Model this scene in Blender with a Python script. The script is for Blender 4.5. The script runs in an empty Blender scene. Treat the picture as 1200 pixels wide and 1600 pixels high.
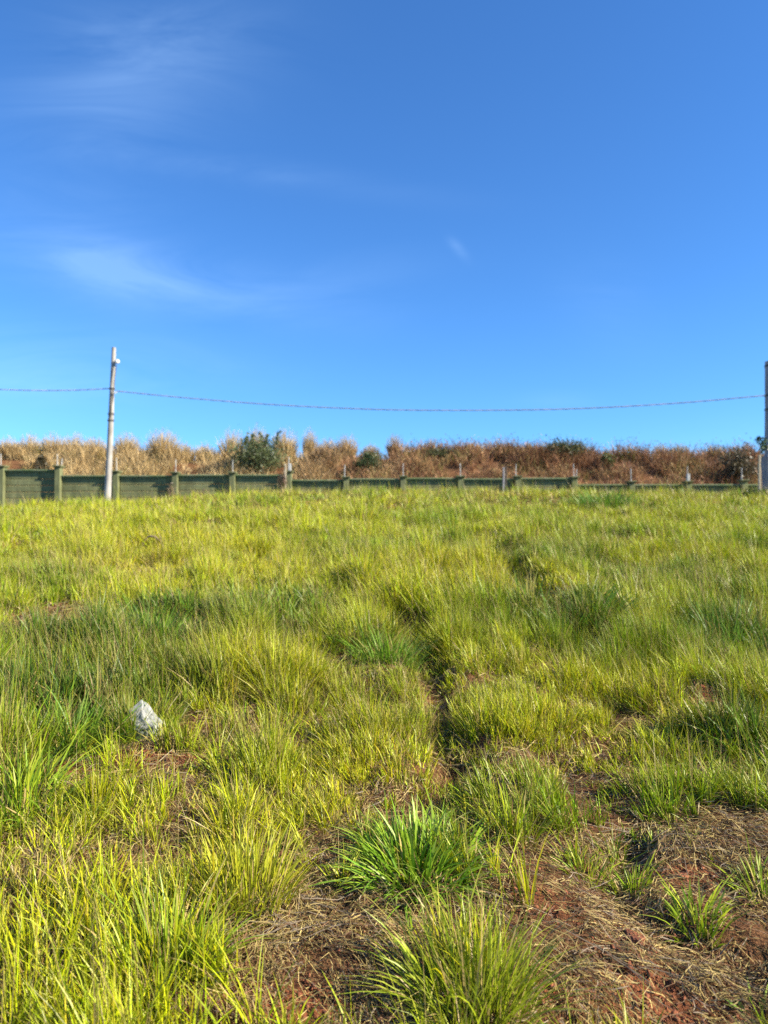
import bpy, bmesh, math, random
import numpy as np
from mathutils import Vector, Matrix, noise as mnoise

random.seed(7)
rng = np.random.default_rng(11)
R = math.radians
scene = bpy.context.scene
col = scene.collection

# ------------------------------------------------------------------ camera
F = 1155.0                      # focal length in photo pixels (1200 x 1600)
PITCH = R(2.0)
CZ = 1.60
cd = bpy.data.cameras.new('camera')
cam = bpy.data.objects.new('camera', cd)
col.objects.link(cam)
cam.location = (0, 0, CZ)
cam.rotation_euler = (R(90) + PITCH, 0, 0)
cd.sensor_fit = 'VERTICAL'
cd.sensor_height = 36
cd.lens = F / 1600 * 36
cd.clip_end = 5000
cd.clip_start = 0.05
cd.dof.use_dof = True
cd.dof.focus_distance = 3.0
cd.dof.aperture_fstop = 2.5
scene.camera = cam

# ------------------------------------------------------------------ sky and sun
SUN_EL = R(33)
SUN_DIR = Vector((math.cos(R(17)) * math.cos(SUN_EL), -math.sin(R(17)) * math.cos(SUN_EL), math.sin(SUN_EL)))
world = bpy.data.worlds.new('World')
scene.world = world
world.use_nodes = True
nt = world.node_tree
nt.nodes.clear()
N = nt.nodes.new
L = nt.links.new
out = N('ShaderNodeOutputWorld')
bg = N('ShaderNodeBackground')
bg.inputs['Strength'].default_value = 0.067
sky = N('ShaderNodeTexSky')
sky.sky_type = 'NISHITA'
sky.sun_disc = False
sky.sun_elevation = SUN_EL
sky.sun_rotation = math.atan2(SUN_DIR.x, SUN_DIR.y)
sky.altitude = 0
sky.air_density = 1.0
sky.dust_density = 0.0
sky.ozone_density = 3.0
tint = N('ShaderNodeVectorMath'); tint.operation = 'MULTIPLY'
tint.inputs[1].default_value = (.45, .86, 1.30)
L(sky.outputs[0], tint.inputs[0])
# thin cirrus: noise over the tangent plane of the sky dome
tc = N('ShaderNodeTexCoord')
sep = N('ShaderNodeSeparateXYZ'); L(tc.outputs['Generated'], sep.inputs[0])
def wm(op, a, b=None, c=None, clamp=False):
    n = N('ShaderNodeMath'); n.operation = op; n.use_clamp = clamp
    for i, v in enumerate((a, b, c)):
        if v is None: continue
        if isinstance(v, (int, float)): n.inputs[i].default_value = v
        else: L(v, n.inputs[i])
    return n.outputs[0]
yy = wm('MAXIMUM', sep.outputs[1], 0.05)
u = wm('DIVIDE', sep.outputs[0], yy)
v = wm('DIVIDE', sep.outputs[2], yy)
comb = N('ShaderNodeCombineXYZ'); L(u, comb.inputs[0]); L(v, comb.inputs[1])
mp = N('ShaderNodeMapping'); mp.inputs['Rotation'].default_value = (0, 0, R(12)); mp.inputs['Scale'].default_value = (1.6, 6.5, 1)
L(comb.outputs[0], mp.inputs[0])
nz = N('ShaderNodeTexNoise'); nz.inputs['Scale'].default_value = 1.7; nz.inputs['Detail'].default_value = 9; nz.inputs['Roughness'].default_value = 0.60
nz.inputs['Distortion'].default_value = 0.9
L(mp.outputs[0], nz.inputs['Vector'])
wisp = wm('MULTIPLY', wm('SUBTRACT', nz.outputs[0], 0.33), 3.0, clamp=True)
def blob(u0, v0, ru, rv, ang=0.0):
    du = wm('SUBTRACT', u, u0); dv = wm('SUBTRACT', v, v0)
    c, s = math.cos(ang), math.sin(ang)
    a = wm('ADD', wm('MULTIPLY', du, c), wm('MULTIPLY', dv, s))
    b = wm('SUBTRACT', wm('MULTIPLY', dv, c), wm('MULTIPLY', du, s))
    a = wm('DIVIDE', a, ru); b = wm('DIVIDE', b, rv)
    r = wm('ADD', wm('MULTIPLY', a, a), wm('MULTIPLY', b, b))
    return wm('POWER', 2.718, wm('MULTIPLY', r, -1.0))
def uv(px, py):
    return (px - 600) / F, (840 - py) / F
mask = None
for (px, py, rx, ry, ang, k) in ((200, 90, 190, 110, R(18), .75), (250, 430, 240, 45, R(-9), 1.0), (330, 250, 300, 22, R(-8), .35),
                             (40, 580, 260, 60, 0, .9), (560, 420, 150, 40, R(6), .15), (140, 400, 90, 50, R(-25), .5), (716, 380, 22, 8, R(-50), .5), (870, 625, 60, 14, 0, .3),
                             (960, 480, 90, 60, R(-35), .22), (1150, 690, 120, 30, 0, .35), (60, 320, 160, 60, 0, .3)):
    uu, vv = uv(px, py)
    b = wm('MULTIPLY', blob(uu, vv, rx / F, ry / F, ang), k)
    mask = b if mask is None else wm('ADD', mask, b)
cl = wm('MULTIPLY', wm('MULTIPLY', mask, wisp, clamp=True), 0.21)
mixc = N('ShaderNodeMix'); mixc.data_type = 'RGBA'
L(cl, mixc.inputs[0]); L(tint.outputs[0], mixc.inputs[6])
mixc.inputs[7].default_value = (4.4, 6.6, 9.6, 1)
L(mixc.outputs[2], bg.inputs[0]); L(bg.outputs[0], out.inputs[0])

sl = bpy.data.lights.new('sun', 'SUN')
sl.energy = 5.0
sl.angle = R(0.53)
sl.color = (1.0, 0.90, 0.72)
sun = bpy.data.objects.new('sun', sl)
sun.rotation_euler = SUN_DIR.to_track_quat('Z', 'Y').to_euler()
col.objects.link(sun)
scene.view_settings.view_transform = 'Standard'
scene.view_settings.look = 'None'
scene.view_settings.gamma = 1
scene.view_settings.exposure = 1.42
scene.render.engine = 'CYCLES'
scene.cycles.max_bounces = 6
scene.cycles.diffuse_bounces = 1
scene.cycles.transmission_bounces = 3
scene.cycles.glossy_bounces = 2
scene.cycles.use_denoising = False
scene.cycles.caustics_reflective = False
scene.cycles.caustics_refractive = False
scene.render.filter_size = 1.0

# ------------------------------------------------------------------ helpers
def link(o, label=None, cat=None, group=None, kind=None):
    if o.name not in col.objects: col.objects.link(o)
    if label: o['label'] = label
    if cat: o['category'] = cat
    if group: o['group'] = group
    if kind: o['kind'] = kind
    return o

def empty(name, loc, label, cat, group=None):
    o = bpy.data.objects.new(name, None)
    o.location = loc
    o.empty_display_size = 0.1
    return link(o, label, cat, group)

def mesh_np(name, V, quads, tris, mat, vcol=None, smooth=False, parent=None):
    me = bpy.data.meshes.new(name)
    nq, ntr = len(quads), len(tris)
    me.vertices.add(len(V)); me.vertices.foreach_set('co', np.asarray(V, np.float32).ravel())
    me.loops.add(nq * 4 + ntr * 3)
    li = np.concatenate([np.asarray(quads, np.int32).ravel(), np.asarray(tris, np.int32).ravel()]).astype(np.int32)
    me.loops.foreach_set('vertex_index', li)
    me.polygons.add(nq + ntr)
    ls = np.concatenate([np.arange(nq) * 4, nq * 4 + np.arange(ntr) * 3]).astype(np.int32)
    me.polygons.foreach_set('loop_start', ls)
    if smooth: me.polygons.foreach_set('use_smooth', np.ones(nq + ntr, bool))
    me.update(calc_edges=True)
    if vcol is not None:
        a = me.color_attributes.new('tone', 'FLOAT_COLOR', 'POINT')
        c4 = np.ones((len(V), 4), np.float32); c4[:, :3] = vcol if mat.name == 'field_earth' else np.asarray(vcol) * (.86 if name == 'dead_straw' else .82)
        a.data.foreach_set('color', c4.ravel())
    me.materials.append(mat)
    o = bpy.data.objects.new(name, me)
    col.objects.link(o)
    if parent: o.parent = parent
    return o

def obj(name, bm, mat, parent=None, smooth=False):
    me = bpy.data.meshes.new(name)
    bmesh.ops.recalc_face_normals(bm, faces=bm.faces)
    bm.to_mesh(me); bm.free()
    if smooth:
        for p in me.polygons: p.use_smooth = True
    me.materials.append(mat)
    o = bpy.data.objects.new(name, me)
    col.objects.link(o)
    if parent: o.parent = parent
    return o

def box(bm, x0, x1, y0, y1, z0, z1, bev=0.0):
    r = bmesh.ops.create_cube(bm, size=1)
    bmesh.ops.scale(bm, vec=(x1 - x0, y1 - y0, z1 - z0), verts=r['verts'])
    bmesh.ops.translate(bm, vec=((x0 + x1) / 2, (y0 + y1) / 2, (z0 + z1) / 2), verts=r['verts'])
    if bev:
        es = list({e for vv_ in r['verts'] for e in vv_.link_edges})
        bmesh.ops.bevel(bm, geom=es, offset=bev, segments=1, affect='EDGES')

def tube(bm, pts, rad, seg=10, caps=True):
    pts = [Vector(p) for p in pts]
    if isinstance(rad, (int, float)): rad = [rad] * len(pts)
    rings = []
    for i, p in enumerate(pts):
        d = (pts[min(i + 1, len(pts) - 1)] - pts[max(i - 1, 0)]).normalized()
        a = Vector((0, 0, 1)) if abs(d.z) < .9 else Vector((0, 1, 0))
        s = d.cross(a).normalized(); t = s.cross(d)
        rings.append([bm.verts.new(p + rad[i] * (math.cos(2 * math.pi * k / seg) * s + math.sin(2 * math.pi * k / seg) * t)) for k in range(seg)])
    for i in range(len(rings) - 1):
        for k in range(seg):
            bm.faces.new((rings[i][k], rings[i][(k + 1) % seg], rings[i + 1][(k + 1) % seg], rings[i + 1][k]))
    if caps:
        bm.faces.new(rings[0][::-1]); bm.faces.new(rings[-1])

# value noise on arrays
def _hash(i, j, s):
    h = (i.astype(np.int64) * 374761393 + j.astype(np.int64) * 668265263 + s * 1442695041) & 0xffffffff
    h = ((h ^ (h >> 13)) * 1274126177) & 0xffffffff
    return ((h ^ (h >> 16)) & 0xffff) / 65535.0
def vnoise(x, y, s=0):
    x = np.asarray(x, float); y = np.asarray(y, float)
    i = np.floor(x); j = np.floor(y); fx = x - i; fy = y - j
    fx = fx * fx * (3 - 2 * fx); fy = fy * fy * (3 - 2 * fy)
    a = _hash(i, j, s); b = _hash(i + 1, j, s); c = _hash(i, j + 1, s); d = _hash(i + 1, j + 1, s)
    return (a * (1 - fx) + b * fx) * (1 - fy) + (c * (1 - fx) + d * fx) * fy
def fbm(x, y, s=0, o=3):
    t = 0; a = .5; n = 0
    for k in range(o):
        t = t + a * vnoise(x * 2 ** k + 17.3 * k, y * 2 ** k - 9.1 * k, s + k); n += a; a *= .5
    return t / n
def sstep(a, b, x):
    t = np.clip((x - a) / (b - a), 0, 1); return t * t * (3 - 2 * t)

# ------------------------------------------------------------------ terrain
def base_h(x, y):
    x = np.asarray(x, float); y = np.asarray(y, float)
    s = 0.126
    z = np.where(y < 22.5, s * y, s * 22.5 + 0.20 * (1 - np.exp(-np.clip(y - 22.5, 0, None) / 1.6)))
    z = z - 0.052 * np.clip(-3.0 - x, 0, 14) * sstep(5, 24, y)
    zb = 5.15 - .2 * (1 - sstep(-8, 0, x)) + 0.08 * np.sin(x * .31) - 0.008 * x
    k = sstep(28.3, 33.6, y)
    z = z * (1 - k) + zb * k
    z = np.where(y > 36, z + 0 * y, z)
    return z

def at(px, py, hf=None):
    """the ground point seen at a photo pixel"""
    dx = (px - 600) / F
    dy = math.cos(PITCH) + (py - 800) / F * math.sin(PITCH)
    dz = math.sin(PITCH) - (py - 800) / F * math.cos(PITCH)
    hf = hf or base_h
    t = 1.0
    for _ in range(4000):
        if CZ + dz * t <= float(hf(dx * t, dy * t)): break
        t += 0.01
    return dx * t, dy * t

def P(px, py, Y):
    """world point on the vertical plane y = Y"""
    dx = (px - 600) / F
    dy = math.cos(PITCH) + (py - 800) / F * math.sin(PITCH)
    dz = math.sin(PITCH) - (py - 800) / F * math.cos(PITCH)
    t = Y / dy
    return Vector((dx * t, Y, CZ + dz * t))

FUR = []
for pts, w, dep in (
    ([(478, 850), (500, 905), (560, 950), (640, 985), (690, 1090), (712, 1190), (700, 1240)], .15, .085),
    ([(760, 850), (800, 900), (860, 965), (900, 1010)], .22, .13),
    ([(985, 1320), (960, 1400), (1060, 1470), (1190, 1510)], .10, .06)):
    FUR.append((np.array([at(*p) for p in pts]), w, dep))
def fur_d(x, y, pts):
    d = np.full(np.shape(x), 1e9)
    for a, b in zip(pts[:-1], pts[1:]):
        ab = b - a; t = np.clip(((x - a[0]) * ab[0] + (y - a[1]) * ab[1]) / (ab @ ab), 0, 1)
        d = np.minimum(d, np.hypot(x - a[0] - t * ab[0], y - a[1] - t * ab[1]))
    return d
MOUND = at(1098, 1105)
def height(x, y):
    x = np.asarray(x, float); y = np.asarray(y, float)
    z = base_h(x, y)
    fld = 1 - sstep(22, 26, y)
    z = z + fld * (0.30 * (fbm(x * .55, y * .55, 3, 3) - .5) + 0.16 * (fbm(x * 2.1, y * 2.1, 8, 2) - .5)) * sstep(1.2, 5, y)
    nr = 1 - sstep(7, 10, y)
    z = z + nr * (0.035 * (fbm(x * 7, y * 7, 21, 3) - .5) + 0.026 * (fbm(x * 24, y * 24, 31, 2) - .5))
    for (pts, w, dep), bm_ in zip(FUR, (.40, .80, .4)):
        z = z - dep * np.exp(-(fur_d(x, y, pts) / w) ** 2) + bm_ * dep * np.exp(-(fur_d(x - w * 1.7, y, pts) / (w * 1.1)) ** 2)  # berm on the sun side, raised to cast shade into the furrow
    z = z + 0.10 * np.exp(-((x - MOUND[0]) ** 2 + ((y - MOUND[1]) * 1.0) ** 2) / .09 ** 2)
    return z

# patches: (photo px, py, rx, ry) of the ground spot -> ellipse in metres
def ell(px, py, rx, ry):
    x, y = at(px, py)
    y1 = at(px, py - ry)[1]; y0 = at(px, py + ry)[1]
    d = math.hypot(y, 1)
    return (x, (y0 + y1) / 2, rx / F * d, max((y1 - y0) / 2, .02))
def emask(E, x, y, soft=.35):
    m = np.zeros(np.shape(x))
    for (cx, cy, rx, ry, k) in E:
        w = .22 * (fbm(x * 3.3 / (rx + .2), y * 3.3 / (ry + .2), 77, 2) - .5) * 2
        r = np.sqrt(((x - cx) / rx) ** 2 + ((y - cy) / ry) ** 2) + w
        m = np.maximum(m, k * (1 - sstep(1 - soft, 1 + soft, r)))
    return m
BARE = [ell(*e[:4]) + (e[4],) for e in (
    (470, 1485, 190, 105, 1), (1040, 1460, 250, 130, 1), (520, 1560, 150, 90, 1), (1100, 1560, 220, 90, 1), (980, 1350, 170, 40, .97),
    (190, 1205, 170, 34, .95), (330, 1175, 90, 45, .8), (80, 965, 52, 22, 1), (1098, 1105, 38, 26, 1), (600, 1165, 50, 25, .35),
    (700, 1140, 30, 50, .35), (620, 985, 40, 16, .8), (1150, 1140, 45, 14, .8), (790, 1360, 70, 50, .75), (520, 1340, 60, 50, .85),
    (330, 1585, 110, 40, .9), (1190, 1340, 90, 50, .9), (1030, 1130, 60, 14, .6), (180, 1470, 60, 30, .5), (80, 1370, 70, 26, .5), (262, 1165, 36, 20, .8), (226, 1170, 36, 16, .97), (75, 995, 80, 40, 1), (480, 1420, 60, 25, .9), (640, 1405, 150, 34, 1), (880, 1560, 110, 110, 1), (590, 1520, 90, 110, 1), (740, 1480, 150, 60, 1), (740, 1600, 160, 60, 1), (500, 1310, 40, 40, .8), (860, 1420, 120, 60, .95))]
RED = [ell(e[0], e[1], e[2] * 1.15, e[3] * 1.15) + (e[4] * 1.0,) for e in (
    (330, 1570, 110, 45, 1), (430, 1590, 100, 40, 1), (990, 1475, 50, 30, 1), (950, 1560, 90, 40, .9), (170, 1195, 130, 20, 1), (760, 1410, 80, 18, .7),
    (880, 1330, 40, 14, .8), (1070, 1370, 60, 16, .8), (1098, 1100, 30, 20, .9), (1130, 1590, 90, 25, .8), (880, 1430, 60, 22, .6), (560, 1470, 70, 25, .5), (80, 960, 48, 16, .35))]
LUSH = [ell(*e[:4]) + (e[4],) for e in (
    (905, 985, 90, 26, .8), (1150, 1010, 90, 30, .9), (110, 1120, 140, 60, 1), (120, 1040, 180, 50, 1), (250, 1000, 140, 36, .9), (280, 1080, 60, 40, .8),
    (610, 1030, 70, 28, .8), (640, 1330, 100, 50, .5), (945, 795, 55, 10, 1), (1170, 1165, 70, 20, .9), (400, 975, 110, 40, .6),
    (60, 1230, 100, 30, .5), (1100, 920, 120, 24, .25), (90, 920, 90, 12, .6), (870, 880, 100, 24, .55), (520, 880, 60, 20, .4), (760, 1250, 80, 90, .3), (400, 1150, 90, 90, .3))]
YEL = [ell(*e[:4]) + (e[4],) for e in (
    (220, 880, 210, 40, 1), (720, 920, 150, 40, .9), (440, 890, 90, 40, .7), (380, 1060, 130, 50, .8), (530, 1230, 60, 80, .8), (900, 1180, 300, 70, .5),
    (860, 1060, 60, 50, .6), (380, 1350, 130, 90, .6), (740, 1590, 120, 80, .5), (60, 1500, 120, 140, .5), (60, 830, 120, 14, .6), (640, 800, 300, 10, .4))]
DRYP = [ell(*e[:4]) + (e[4],) for e in (
    (200, 905, 120, 22, .8), (900, 778, 420, 9, .8), (500, 775, 200, 8, .7), (600, 1100, 90, 90, .5), (1060, 920, 60, 20, .5), (520, 1300, 40, 50, .4), (1040, 1110, 130, 40, .4), (850, 1330, 80, 40, .6), (150, 1340, 150, 60, .4), (400, 1120, 120, 50, .35))]

# ------------------------------------------------------------------ materials
def new_mat(name):
    m = bpy.data.materials.new(name); m.use_nodes = True
    n = m.node_tree; n.nodes.clear()
    return m, n
def blade_mat(name, trans=.38, rough=.5, spec=.35, sat=1.0):
    m, n = new_mat(name)
    o = n.nodes.new('ShaderNodeOutputMaterial')
    a = n.nodes.new('ShaderNodeAttribute'); a.attribute_name = 'tone'
    p = n.nodes.new('ShaderNodeBsdfPrincipled'); p.inputs['Roughness'].default_value = rough
    p.inputs['Specular IOR Level'].default_value = spec
    t = n.nodes.new('ShaderNodeBsdfTranslucent')
    mx = n.nodes.new('ShaderNodeMixShader'); mx.inputs[0].default_value = trans
    n.links.new(a.outputs['Color'], p.inputs['Base Color']); n.links.new(a.outputs['Color'], t.inputs['Color'])
    n.links.new(p.outputs[0], mx.inputs[1]); n.links.new(t.outputs[0], mx.inputs[2]); n.links.new(mx.outputs[0], o.inputs[0])
    return m
M_GRASS = blade_mat('grass_blades', .27, .42, .3)
M_STRAW = blade_mat('straw', .2, .6, .25)
M_LEAF = blade_mat('shrub_leaves', .25, .45, .4)

def solid(name, colr, colr2=None, scale=6, rough=.8, bump=.0, bscale=40, detail=6, spec=.3, metallic=0, stain=0):
    m, n = new_mat(name)
    o = n.nodes.new('ShaderNodeOutputMaterial'); p = n.nodes.new('ShaderNodeBsdfPrincipled')
    p.inputs['Roughness'].default_value = rough; p.inputs['Specular IOR Level'].default_value = spec; p.inputs['Metallic'].default_value = metallic
    tcn = n.nodes.new('ShaderNodeTexCoord')
    nz1 = n.nodes.new('ShaderNodeTexNoise'); nz1.inputs['Scale'].default_value = scale; nz1.inputs['Detail'].default_value = detail
    n.links.new(tcn.outputs['Object'], nz1.inputs['Vector'])
    cr = n.nodes.new('ShaderNodeValToRGB')
    cr.color_ramp.elements[0].position = .35; cr.color_ramp.elements[1].position = .68
    cr.color_ramp.elements[0].color = (*colr, 1); cr.color_ramp.elements[1].color = (*(colr2 or colr), 1)
    n.links.new(nz1.outputs[0], cr.inputs[0]); n.links.new(cr.outputs[0], p.inputs['Base Color'])
    if stain:      # weather streaks running down the face
        mpp = n.nodes.new('ShaderNodeMapping'); mpp.inputs['Scale'].default_value = (7, 7, .8)
        nz3 = n.nodes.new('ShaderNodeTexNoise'); nz3.inputs['Scale'].default_value = 1.3; nz3.inputs['Detail'].default_value = 6; nz3.inputs['Roughness'].default_value = .65
        n.links.new(tcn.outputs['Object'], mpp.inputs[0]); n.links.new(mpp.outputs[0], nz3.inputs['Vector'])
        cr3 = n.nodes.new('ShaderNodeValToRGB'); cr3.color_ramp.elements[0].position = .42; cr3.color_ramp.elements[1].position = .62
        cr3.color_ramp.elements[0].color = (1 - stain, 1 - stain, 1 - stain, 1); cr3.color_ramp.elements[1].color = (1, 1, 1, 1)
        mm_ = n.nodes.new('ShaderNodeMix'); mm_.data_type = 'RGBA'; mm_.blend_type = 'MULTIPLY'; mm_.inputs[0].default_value = 1
        n.links.new(nz3.outputs[0], cr3.inputs[0]); n.links.new(cr.outputs[0], mm_.inputs[6]); n.links.new(cr3.outputs[0], mm_.inputs[7]); n.links.new(mm_.outputs[2], p.inputs['Base Color'])
    if bump:
        nz2 = n.nodes.new('ShaderNodeTexNoise'); nz2.inputs['Scale'].default_value = bscale; nz2.inputs['Detail'].default_value = 5
        n.links.new(tcn.outputs['Object'], nz2.inputs['Vector'])
        bp = n.nodes.new('ShaderNodeBump'); bp.inputs['Strength'].default_value = bump; bp.inputs['Distance'].default_value = .02
        n.links.new(nz2.outputs[0], bp.inputs['Height']); n.links.new(bp.outputs[0], p.inputs['Normal'])
    n.links.new(p.outputs[0], o.inputs[0])
    return m
M_WALL = solid('green_painted_concrete', (.14, .155, .07), (.20, .21, .10), 2.2, .8, .25, 30, stain=.3)
M_COPE = solid('weathered_green_coping', (.11, .17, .07), (.19, .22, .13), 3.0, .8, .25, 30)
M_ROD = solid('pale_metal', (.34, .34, .32), (.48, .48, .46), 8, .5, 0, 0)
M_CONC = solid('pale_concrete', (.33, .31, .28), (.45, .43, .39), 3.0, .85, .15, 30, stain=.35)
M_CONC2 = solid('grey_concrete', (.26, .25, .26), (.36, .345, .36), 3.0, .85, .15, 30, stain=.3)
M_DARK = solid('dark_metal', (.05, .05, .05), (.10, .09, .08), 10, .6)
M_CABLE = solid('cable_sheath', (.22, .22, .24), (.36, .34, .37), 1.2, .5)
M_CABLEP = solid('pale_cable', (.50, .45, .47), (.62, .55, .58), 1.2, .5)
M_WHITE = solid('white_plastic', (.60, .60, .58), (.70, .70, .68), 8, .4)
M_WOOD = solid('weathered_timber', (.30, .24, .15), (.46, .40, .29), 14, .85, .4, 60)
M_WOODD = solid('dark_timber', (.045, .038, .034), (.09, .075, .06), 14, .85, .4, 60)
M_BARK = solid('bark', (.16, .11, .07), (.27, .20, .13), 20, .9, .5, 60)
M_CLOD = solid('red_earth', (.17, .060, .030), (.31, .115, .056), 18, .95, .6, 60)

# ground material: red earth showing through brown thatch
mg, n = new_mat('field_earth')
o_ = n.nodes.new('ShaderNodeOutputMaterial'); p_ = n.nodes.new('ShaderNodeBsdfPrincipled'); p_.inputs['Roughness'].default_value = .95
p_.inputs['Specular IOR Level'].default_value = .1
tcg = n.nodes.new('ShaderNodeTexCoord')
def gnoise(sc, det=6, rough=.6):
    q = n.nodes.new('ShaderNodeTexNoise'); q.inputs['Scale'].default_value = sc; q.inputs['Detail'].default_value = det; q.inputs['Roughness'].default_value = rough
    n.links.new(tcg.outputs['Object'], q.inputs['Vector']); return q
def gramp(src, c0, c1, p0=.35, p1=.65):
    q = n.nodes.new('ShaderNodeValToRGB'); q.color_ramp.elements[0].position = p0; q.color_ramp.elements[1].position = p1
    q.color_ramp.elements[0].color = (*c0, 1); q.color_ramp.elements[1].color = (*c1, 1); n.links.new(src, q.inputs[0]); return q
red = gramp(gnoise(28).outputs[0], (.16, .055, .027), (.36, .125, .055))
thatch = gramp(gnoise(70, 8, .7).outputs[0], (.062, .030, .015), (.25, .125, .058))
at_ = n.nodes.new('ShaderNodeAttribute'); at_.attribute_name = 'tone'
sx = n.nodes.new('ShaderNodeSeparateXYZ'); n.links.new(at_.outputs['Color'], sx.inputs[0])
ad = n.nodes.new('ShaderNodeMath'); ad.operation = 'MULTIPLY_ADD'; ad.inputs[1].default_value = 1.3; ad.inputs[2].default_value = -.68
n.links.new(gnoise(9, 5).outputs[0], ad.inputs[0])
ad2 = n.nodes.new('ShaderNodeMath'); ad2.operation = 'ADD'; ad2.use_clamp = True
n.links.new(ad.outputs[0], ad2.inputs[0]); n.links.new(sx.outputs[0], ad2.inputs[1])
mxg = n.nodes.new('ShaderNodeMix'); mxg.data_type = 'RGBA'
n.links.new(ad2.outputs[0], mxg.inputs[0]); n.links.new(thatch.outputs[0], mxg.inputs[6]); n.links.new(red.outputs[0], mxg.inputs[7])
n.links.new(mxg.outputs[2], p_.inputs['Base Color'])
bpn = n.nodes.new('ShaderNodeBump'); bpn.inputs['Strength'].default_value = 1.0; bpn.inputs['Distance'].default_value = .03
n.links.new(gnoise(60, 6, .65).outputs[0], bpn.inputs['Height']); n.links.new(bpn.outputs[0], p_.inputs['Normal'])
n.links.new(p_.outputs[0], o_.inputs[0])

# ------------------------------------------------------------------ ground sheet
def axis(fine0, fine1, step, lo, hi, g=1.09):
    a = list(np.arange(fine0, fine1, step)); s = step; v_ = a[-1]
    while v_ < hi: s *= g; v_ += s; a.append(v_)
    s = step; v_ = a[0]; b = []
    while v_ > lo: s *= g; v_ -= s; b.append(v_)
    return np.array(b[::-1] + a)
gx = axis(-3.0, 3.0, .02, -900, 900, 1.075)
gy1 = axis(1.6, 6.0, .02, -60, 12, 1.035)
gy = np.concatenate([gy1[gy1 < 12], np.arange(12, 40, .25), 40 + 1.0 * np.cumsum(1.12 ** np.arange(1, 42))])
GX, GY = np.meshgrid(gx, gy)
GZ = height(GX, GY)
V = np.stack([GX.ravel(), GY.ravel(), GZ.ravel()], 1)
nx, ny = len(gx), len(gy)
idx = np.arange(nx * ny).reshape(ny, nx)
Q = np.stack([idx[:-1, :-1].ravel(), idx[:-1, 1:].ravel(), idx[1:, 1:].ravel(), idx[1:, :-1].ravel()], 1)
gc = np.zeros((len(V), 3)); gc[:, 0] = emask(RED, V[:, 0], V[:, 1])
g = mesh_np('ground', V, Q, np.zeros((0, 3), int), mg, gc, smooth=True)
g['kind'] = 'structure'

# ------------------------------------------------------------------ blades
def blades(B, az, leanv, length, width, tone, seg=3, twist=None, droop=None, wprof='leaf', tips=0.0):
    """B base points (n,3); az lean heading; leanv how far the tip leans (0..1.3); returns V, Q, T, C"""
    n_ = len(B)
    d = np.stack([np.cos(az), np.sin(az), np.zeros(n_)], 1)
    tw = az + math.pi / 2 + (rng.normal(0, .9, n_) if twist is None else twist)
    wd = np.stack([np.cos(tw), np.sin(tw), np.zeros(n_)], 1)
    Vs = []; Cs = []
    dt = tips * np.where(rng.random(n_) < .45, rng.uniform(.2, 1, n_), 0)
    dr = np.zeros(n_) if droop is None else droop
    for k in range(seg + 1):
        t = k / seg
        hor = leanv * (0.45 * t + 0.75 * t * t)
        up = t * np.sqrt(np.clip(1 - (0.75 * np.minimum(leanv, 1.2)) ** 2, .05, 1)) - dr * t ** 3
        p = B + d * (hor * length)[:, None]
        p[:, 2] += up * length
        if k < seg:
            w = width * ((.55 + 1.1 * t - 1.45 * t * t) if wprof == 'leaf' else (1 - .55 * t))
            Vs.append(p - wd * (w / 2)[:, None]); Vs.append(p + wd * (w / 2)[:, None])
            tk = tone + (C_ST * .9 - tone) * (dt * max(0, (t - .35) / .65))[:, None]
            Cs.append(tk); Cs.append(tk)
        else:
            Vs.append(p); Cs.append(tone + (C_ST * .9 - tone) * dt[:, None])
    per = 2 * seg + 1
    V = np.stack(Vs, 1).reshape(-1, 3); C = np.stack(Cs, 1).reshape(-1, 3)
    b = np.arange(n_) * per
    Q = np.concatenate([np.stack([b + 2 * k, b + 2 * k + 1, b + 2 * k + 3, b + 2 * k + 2], 1) for k in range(seg - 1)]) if seg > 1 else np.zeros((0, 4), int)
    T = np.stack([b + 2 * (seg - 1), b + 2 * (seg - 1) + 1, b + 2 * seg], 1)
    return V, Q, T, C
def join(parts):
    Vs, Qs, Ts, Cs = [], [], [], []; o = 0
    for V_, Q_, T_, C_ in parts:
        Vs.append(V_); Qs.append(Q_ + o); Ts.append(T_ + o); Cs.append(C_); o += len(V_)
    return np.concatenate(Vs), np.concatenate(Qs), np.concatenate(Ts), np.concatenate(Cs)

C_YG = np.array((.45, .50, .008)); C_MG = np.array((.24, .36, .010)); C_LG = np.array((.062, .150, .014))
C_GO = np.array((.66, .54, .012)); C_ST = np.array((.54, .41, .15)); C_BR = np.array((.22, .11, .05)); C_GR = np.array((.34, .27, .19))

def tone_of(x, y, n_):
    """own colour of the grass at a spot: yellow-green, with greener and drier patches"""
    nb = fbm(x * .9, y * .9, 51, 3)
    g_ = sstep(.42, .72, nb)[:, None]
    c = C_YG * (1 - g_) + C_MG * g_
    m = emask(YEL, x, y, .6)[:, None]; c = c * (1 - .55 * m) + (C_YG * .45 + C_GO * .55) * .55 * m
    m = emask(LUSH, x, y, .5)[:, None]; c = c * (1 - .92 * m) + C_LG * .92 * m
    return c

def scatter(n_, y0, y1, half=.60, pad=.7):
    """uniform over the wedge of field in front of the camera"""
    ys = []; xs = []
    got = 0
    while got < n_:
        y = rng.uniform(y0, y1, n_); x = rng.uniform(-1, 1, n_) * (half * y1 + pad)
        k = np.abs(x) < half * y + pad
        xs.append(x[k]); ys.append(y[k]); got += k.sum()
    return np.concatenate(xs)[:n_], np.concatenate(ys)[:n_]

def furm(x, y):
    m = np.zeros(np.shape(x))
    for (pts, w, dep), kk in zip(FUR, (1., 1., .0)):
        m = np.maximum(m, kk * np.exp(-(fur_d(x, y, pts) / (w * .55)) ** 2))
    return m

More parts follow.
